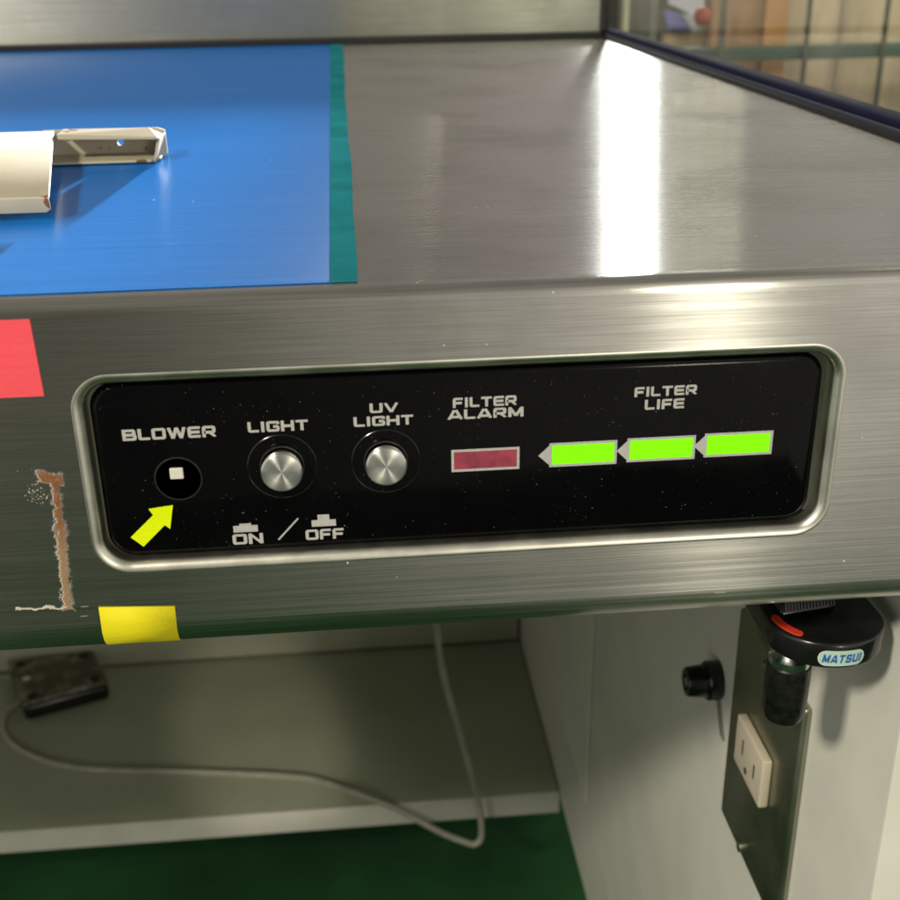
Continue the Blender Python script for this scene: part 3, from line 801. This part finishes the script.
# ================================================================ black box on the shelf, and its cable
A0 = Vector((-.432, .903)); B0 = Vector((-.336, .917)); C0_ = Vector((-.305, .850)); D0 = Vector((-.393, .815))
bx = empty('junction_box', (-.366, .87, -.7152))
tag(bx, 'worn black foot switch box with four screw holes on the shelf below the bench', 'switch box')
zb_, zt_ = -.7148, -.6900
mb = MB(); mb.prism([(p.x, p.y, zb_) for p in (A0, B0, C0_, D0)], (0, 0, zt_-.004-zb_)); mb.build('base', bx, M['black'], smooth=True, bevel=.006, seg=4)
mt, t, b = material('worn dark metal lid'); M['lid'] = mt
ob = t.new('ShaderNodeTexCoord').outputs['Object']; n = t.noise(ob, 45, 4, .7)
P(t, b, Base_Color=t.mix(t.ss(n, .45, .72), (.10, .095, .065), (.34, .32, .26)), Roughness=.45, Metallic=.4)
mb = MB(); mb.prism([(p.x, p.y, zt_-.0042) for p in (A0, B0, C0_, D0)], (0, 0, .005)); lid = mb.build('lid', bx, M['lid'], smooth=True, bevel=.0022, seg=3)
ctr = (A0+B0+C0_+D0)/4
for p in (A0, B0, C0_, D0):
    q = ctr+(p-ctr)*.74
    lathe('screw_hole', [(0, 0), (.0058, 0), (.0058, .0009), (0, .0009)], (q.x, q.y, zt_+.0006), (0, 0, 1), lid, M['gasket'], 20)
q = ctr+(A0+(D0-A0)*.45-ctr)*.72
lathe('pale_spot', [(0, 0), (.0048, 0), (.004, .0006), (0, .0006)], (q.x, q.y, zt_+.0006), (0, 0, 1), lid, M['ivory'], 16)
path = [(-.398, .866, -.700), (-.4076, .8562, -.7100), (-.4197, .8325, -.7122), (-.4111, .7947, -.7122), (-.3806, .7581, -.7122), (-.3154, .7242, -.7122), (-.1872, .7038, -.7122), (-.0817, .6843, -.7122),
        (-.0451, .6640, -.7100), (-.0150, .6350, -.7020), (.0198, .617, -.7082), (.0593, .615, -.7373), (.0850, .615, -.7530), (.0955, .615, -.7560), (.1015, .615, -.7440), (.0981, .615, -.7003), (.0829, .615, -.6255), (.0675, .615, -.5546), (.061, .615, -.4954), (.0598, .615, -.40), (.06, .615, -.03)]
cb = tube('cable', catmull(path, 10), .0033, None, M['cable'])
tag(cb, 'thin grey cable looping from the black box off the shelf and up under the bench', 'cable')

# ================================================================ behind the glass
def XX(px, py=0): return .778+(px-810)*.00168
def ZZ(py): return -.0098-py*.001576
fr = empty('wire_frame', (.75, 1.7, -.9))
tag(fr, 'dark green metal rack frame with a horizontal bar and thin rods behind the glass', 'metal frame')
mb = MB(); mb.prism([(.30, 1.70, ZZ(62.5)+.003), (1.5, 1.70, ZZ(62.5)+.006), (1.5, 1.70, ZZ(48)+.006), (.30, 1.70, ZZ(48)+.003)], (0, .02, 0)); mb.build('bar', fr, M['green_frame'], bevel=.002)
for px in (809, 889):
    mb = MB(); mb.box((XX(px)-.0035, 1.690, -.9), (XX(px)+.0035, 1.698, .16)); mb.build('rod', fr, M['dark_rod'], bevel=.001)
mb = MB(); mb.box((XX(722)-.004, 1.69, -.9), (XX(722)+.006, 1.70, .16)); mb.build('rod', fr, M['dark_rod'], bevel=.001)
wb = empty('wooden_board', (.7, 1.76, -.9)); tag(wb, 'brown wooden board standing upright behind the green bar', 'wooden board')
box('board', (XX(722), 1.76, -.9), (XX(776), 1.80, .16), wb, M['brown_wood'], .002)
box('board_edge', (XX(776)+.0005, 1.745, -.9), (XX(800), 1.80, .16), wb, M['orange_wood'], .002)
mt, t, b = material('weathered cream sheet'); M['sheet'] = mt
ob = t.new('ShaderNodeTexCoord').outputs['Object']
n = t.noise(t.vmath('MULTIPLY', ob, (14, 5, 3)), 1, 5, .6); n2 = t.noise(ob, 90, 3)
P(t, b, Base_Color=t.mix(t.ss(n, .35, .7), t.mix(n2, (.56, .43, .28), (.66, .52, .36)), (.36, .28, .20)), Roughness=.8)
for q, (a_, b__) in enumerate(((799, 893), (894, 1100))):
    o = box('cream_sheet', (XX(a_), 1.90, -.24-.01*q), (XX(b__), 1.93, .16), None, M['sheet'], .002)
    tag(o, 'weathered cream sheet between the orange post and the thin right rod' if q == 0 else 'weathered cream sheet at the right edge beyond the rightmost rod', 'sheet')
ed = box('pale_strip', (XX(790), 1.84, -.9), (XX(808), 1.87, .16), None, M['paper'], .001); tag(ed, 'pale grey strip between the orange brown post and the cream sheet', 'board')
# dark cloth heap low on the right
random.seed(3)
bm = bmesh.new(); bmesh.ops.create_icosphere(bm, subdivisions=4, radius=1)
for v_ in bm.verts:
    c_ = v_.co; k = 1+.10*math.sin(5*c_.x+3*c_.z)+.06*math.sin(11*c_.y+7*c_.x)+.04*math.sin(17*c_.z+5*c_.x)
    v_.co = Vector((c_.x*.42*k, c_.y*.12*k, c_.z*.33*k))
me = bpy.data.meshes.new('cloth_heap'); bm.to_mesh(me); bm.free()
for f_ in me.polygons: f_.use_smooth = True
o = link('cloth_heap', me, None, M['denim']); o.location = (1.13, 1.6, -.495); tag(o, 'dark navy cloth heap below the cream sheets at the right', 'cloth')
# posts next to the corner
o = box('post', (XX(608), 1.30, -.9), (XX(614), 1.33, .16), None, M['grey_post'], .001); o.location.x = 0
bpy.data.objects.remove(o)
pc = box('upright_post', (.418, 1.5, -.9), (.4265, 1.52, .14), None, M['cream_post'], .001); tag(pc, 'narrow cream metal upright just right of the black corner seal', 'post')
pg = box('upright_post', (.458, 1.5, -.9), (.470, 1.52, .14), None, M['grey_post'], .001); tag(pg, 'grey upright post behind the glass left of the cardboard box', 'post')
# cardboard box with papers and a ball
cbx = empty('cardboard_box', (.57, 1.85, -.13)); tag(cbx, 'open brown cardboard box behind the glass holding papers and a red ball', 'cardboard box')
mb = MB(); mb.box((XX(664)+.03, 1.80, -.14), (XX(716)+.03, 1.83, -.066)); mb.build('front_panel', cbx, M['cardboard'], bevel=.002)
mb = MB(); mb.prism([(XX(716)+.031, 1.80, -.14), (XX(716)+.031, 1.80, -.066), (XX(725)+.03, 1.80, -.012), (XX(731)+.03, 1.80, -.010), (XX(731)+.03, 1.80, -.045), (XX(724)+.03, 1.80, -.065), (XX(723)+.03, 1.80, -.14)], (0, .12, 0)); mb.build('side_flap', cbx, M['cardboard'], bevel=.001)
mb = MB(); mb.box((XX(664)+.03, 1.835, -.14), (XX(716)+.03, 1.96, -.075)); mb.build('contents', cbx, M['darkwall'])
lathe('red_ball', [(.0165*math.sin(math.pi*k/16), -.0165*math.cos(math.pi*k/16)) for k in range(17)], (XX(703)+.022, 1.772, -.036), (0, 0, 1), None, M['red'], 24)
o = bpy.data.objects['red_ball']; tag(o, 'small red ball lying on the papers in the cardboard box', 'ball')
mb = MB(); mb.prism([(XX(664)+.03, 1.79, -.055), (XX(688)+.03, 1.79, -.060), (XX(685)+.03, 1.84, -.038), (XX(668)+.03, 1.84, -.034)], (0, .0, .006)); o = mb.build('booklet', None, M['blue_paper']); tag(o, 'blue and grey booklet lying on the cardboard box', 'booklet')
mb = MB(); mb.prism([(XX(689)+.03, 1.79, -.060), (XX(712)+.03, 1.79, -.063), (XX(708)+.03, 1.84, -.048), (XX(687)+.03, 1.84, -.040)], (0, .0, .006)); o = mb.build('white_paper', None, plain('white paper', (.62, .60, .62), .7)); tag(o, 'white folded paper in front of the red ball', 'paper')
mb = MB(); mb.prism([(XX(655)+.03, 1.88, -.09), (XX(715)+.03, 1.88, -.09), (XX(700)+.03, 1.88, -.035), (XX(668)+.03, 1.88, -.012), (XX(652)+.03, 1.88, -.005)], (0, .03, 0)); o = mb.build('plastic_bag', None, plain('grey plastic bag', (.13, .125, .12), .45, nscale=60, namt=.4, bump=.5, bscale=90)); tag(o, 'crumpled grey plastic bag behind the booklet and white paper', 'plastic bag')

S.render.engine = 'CYCLES'
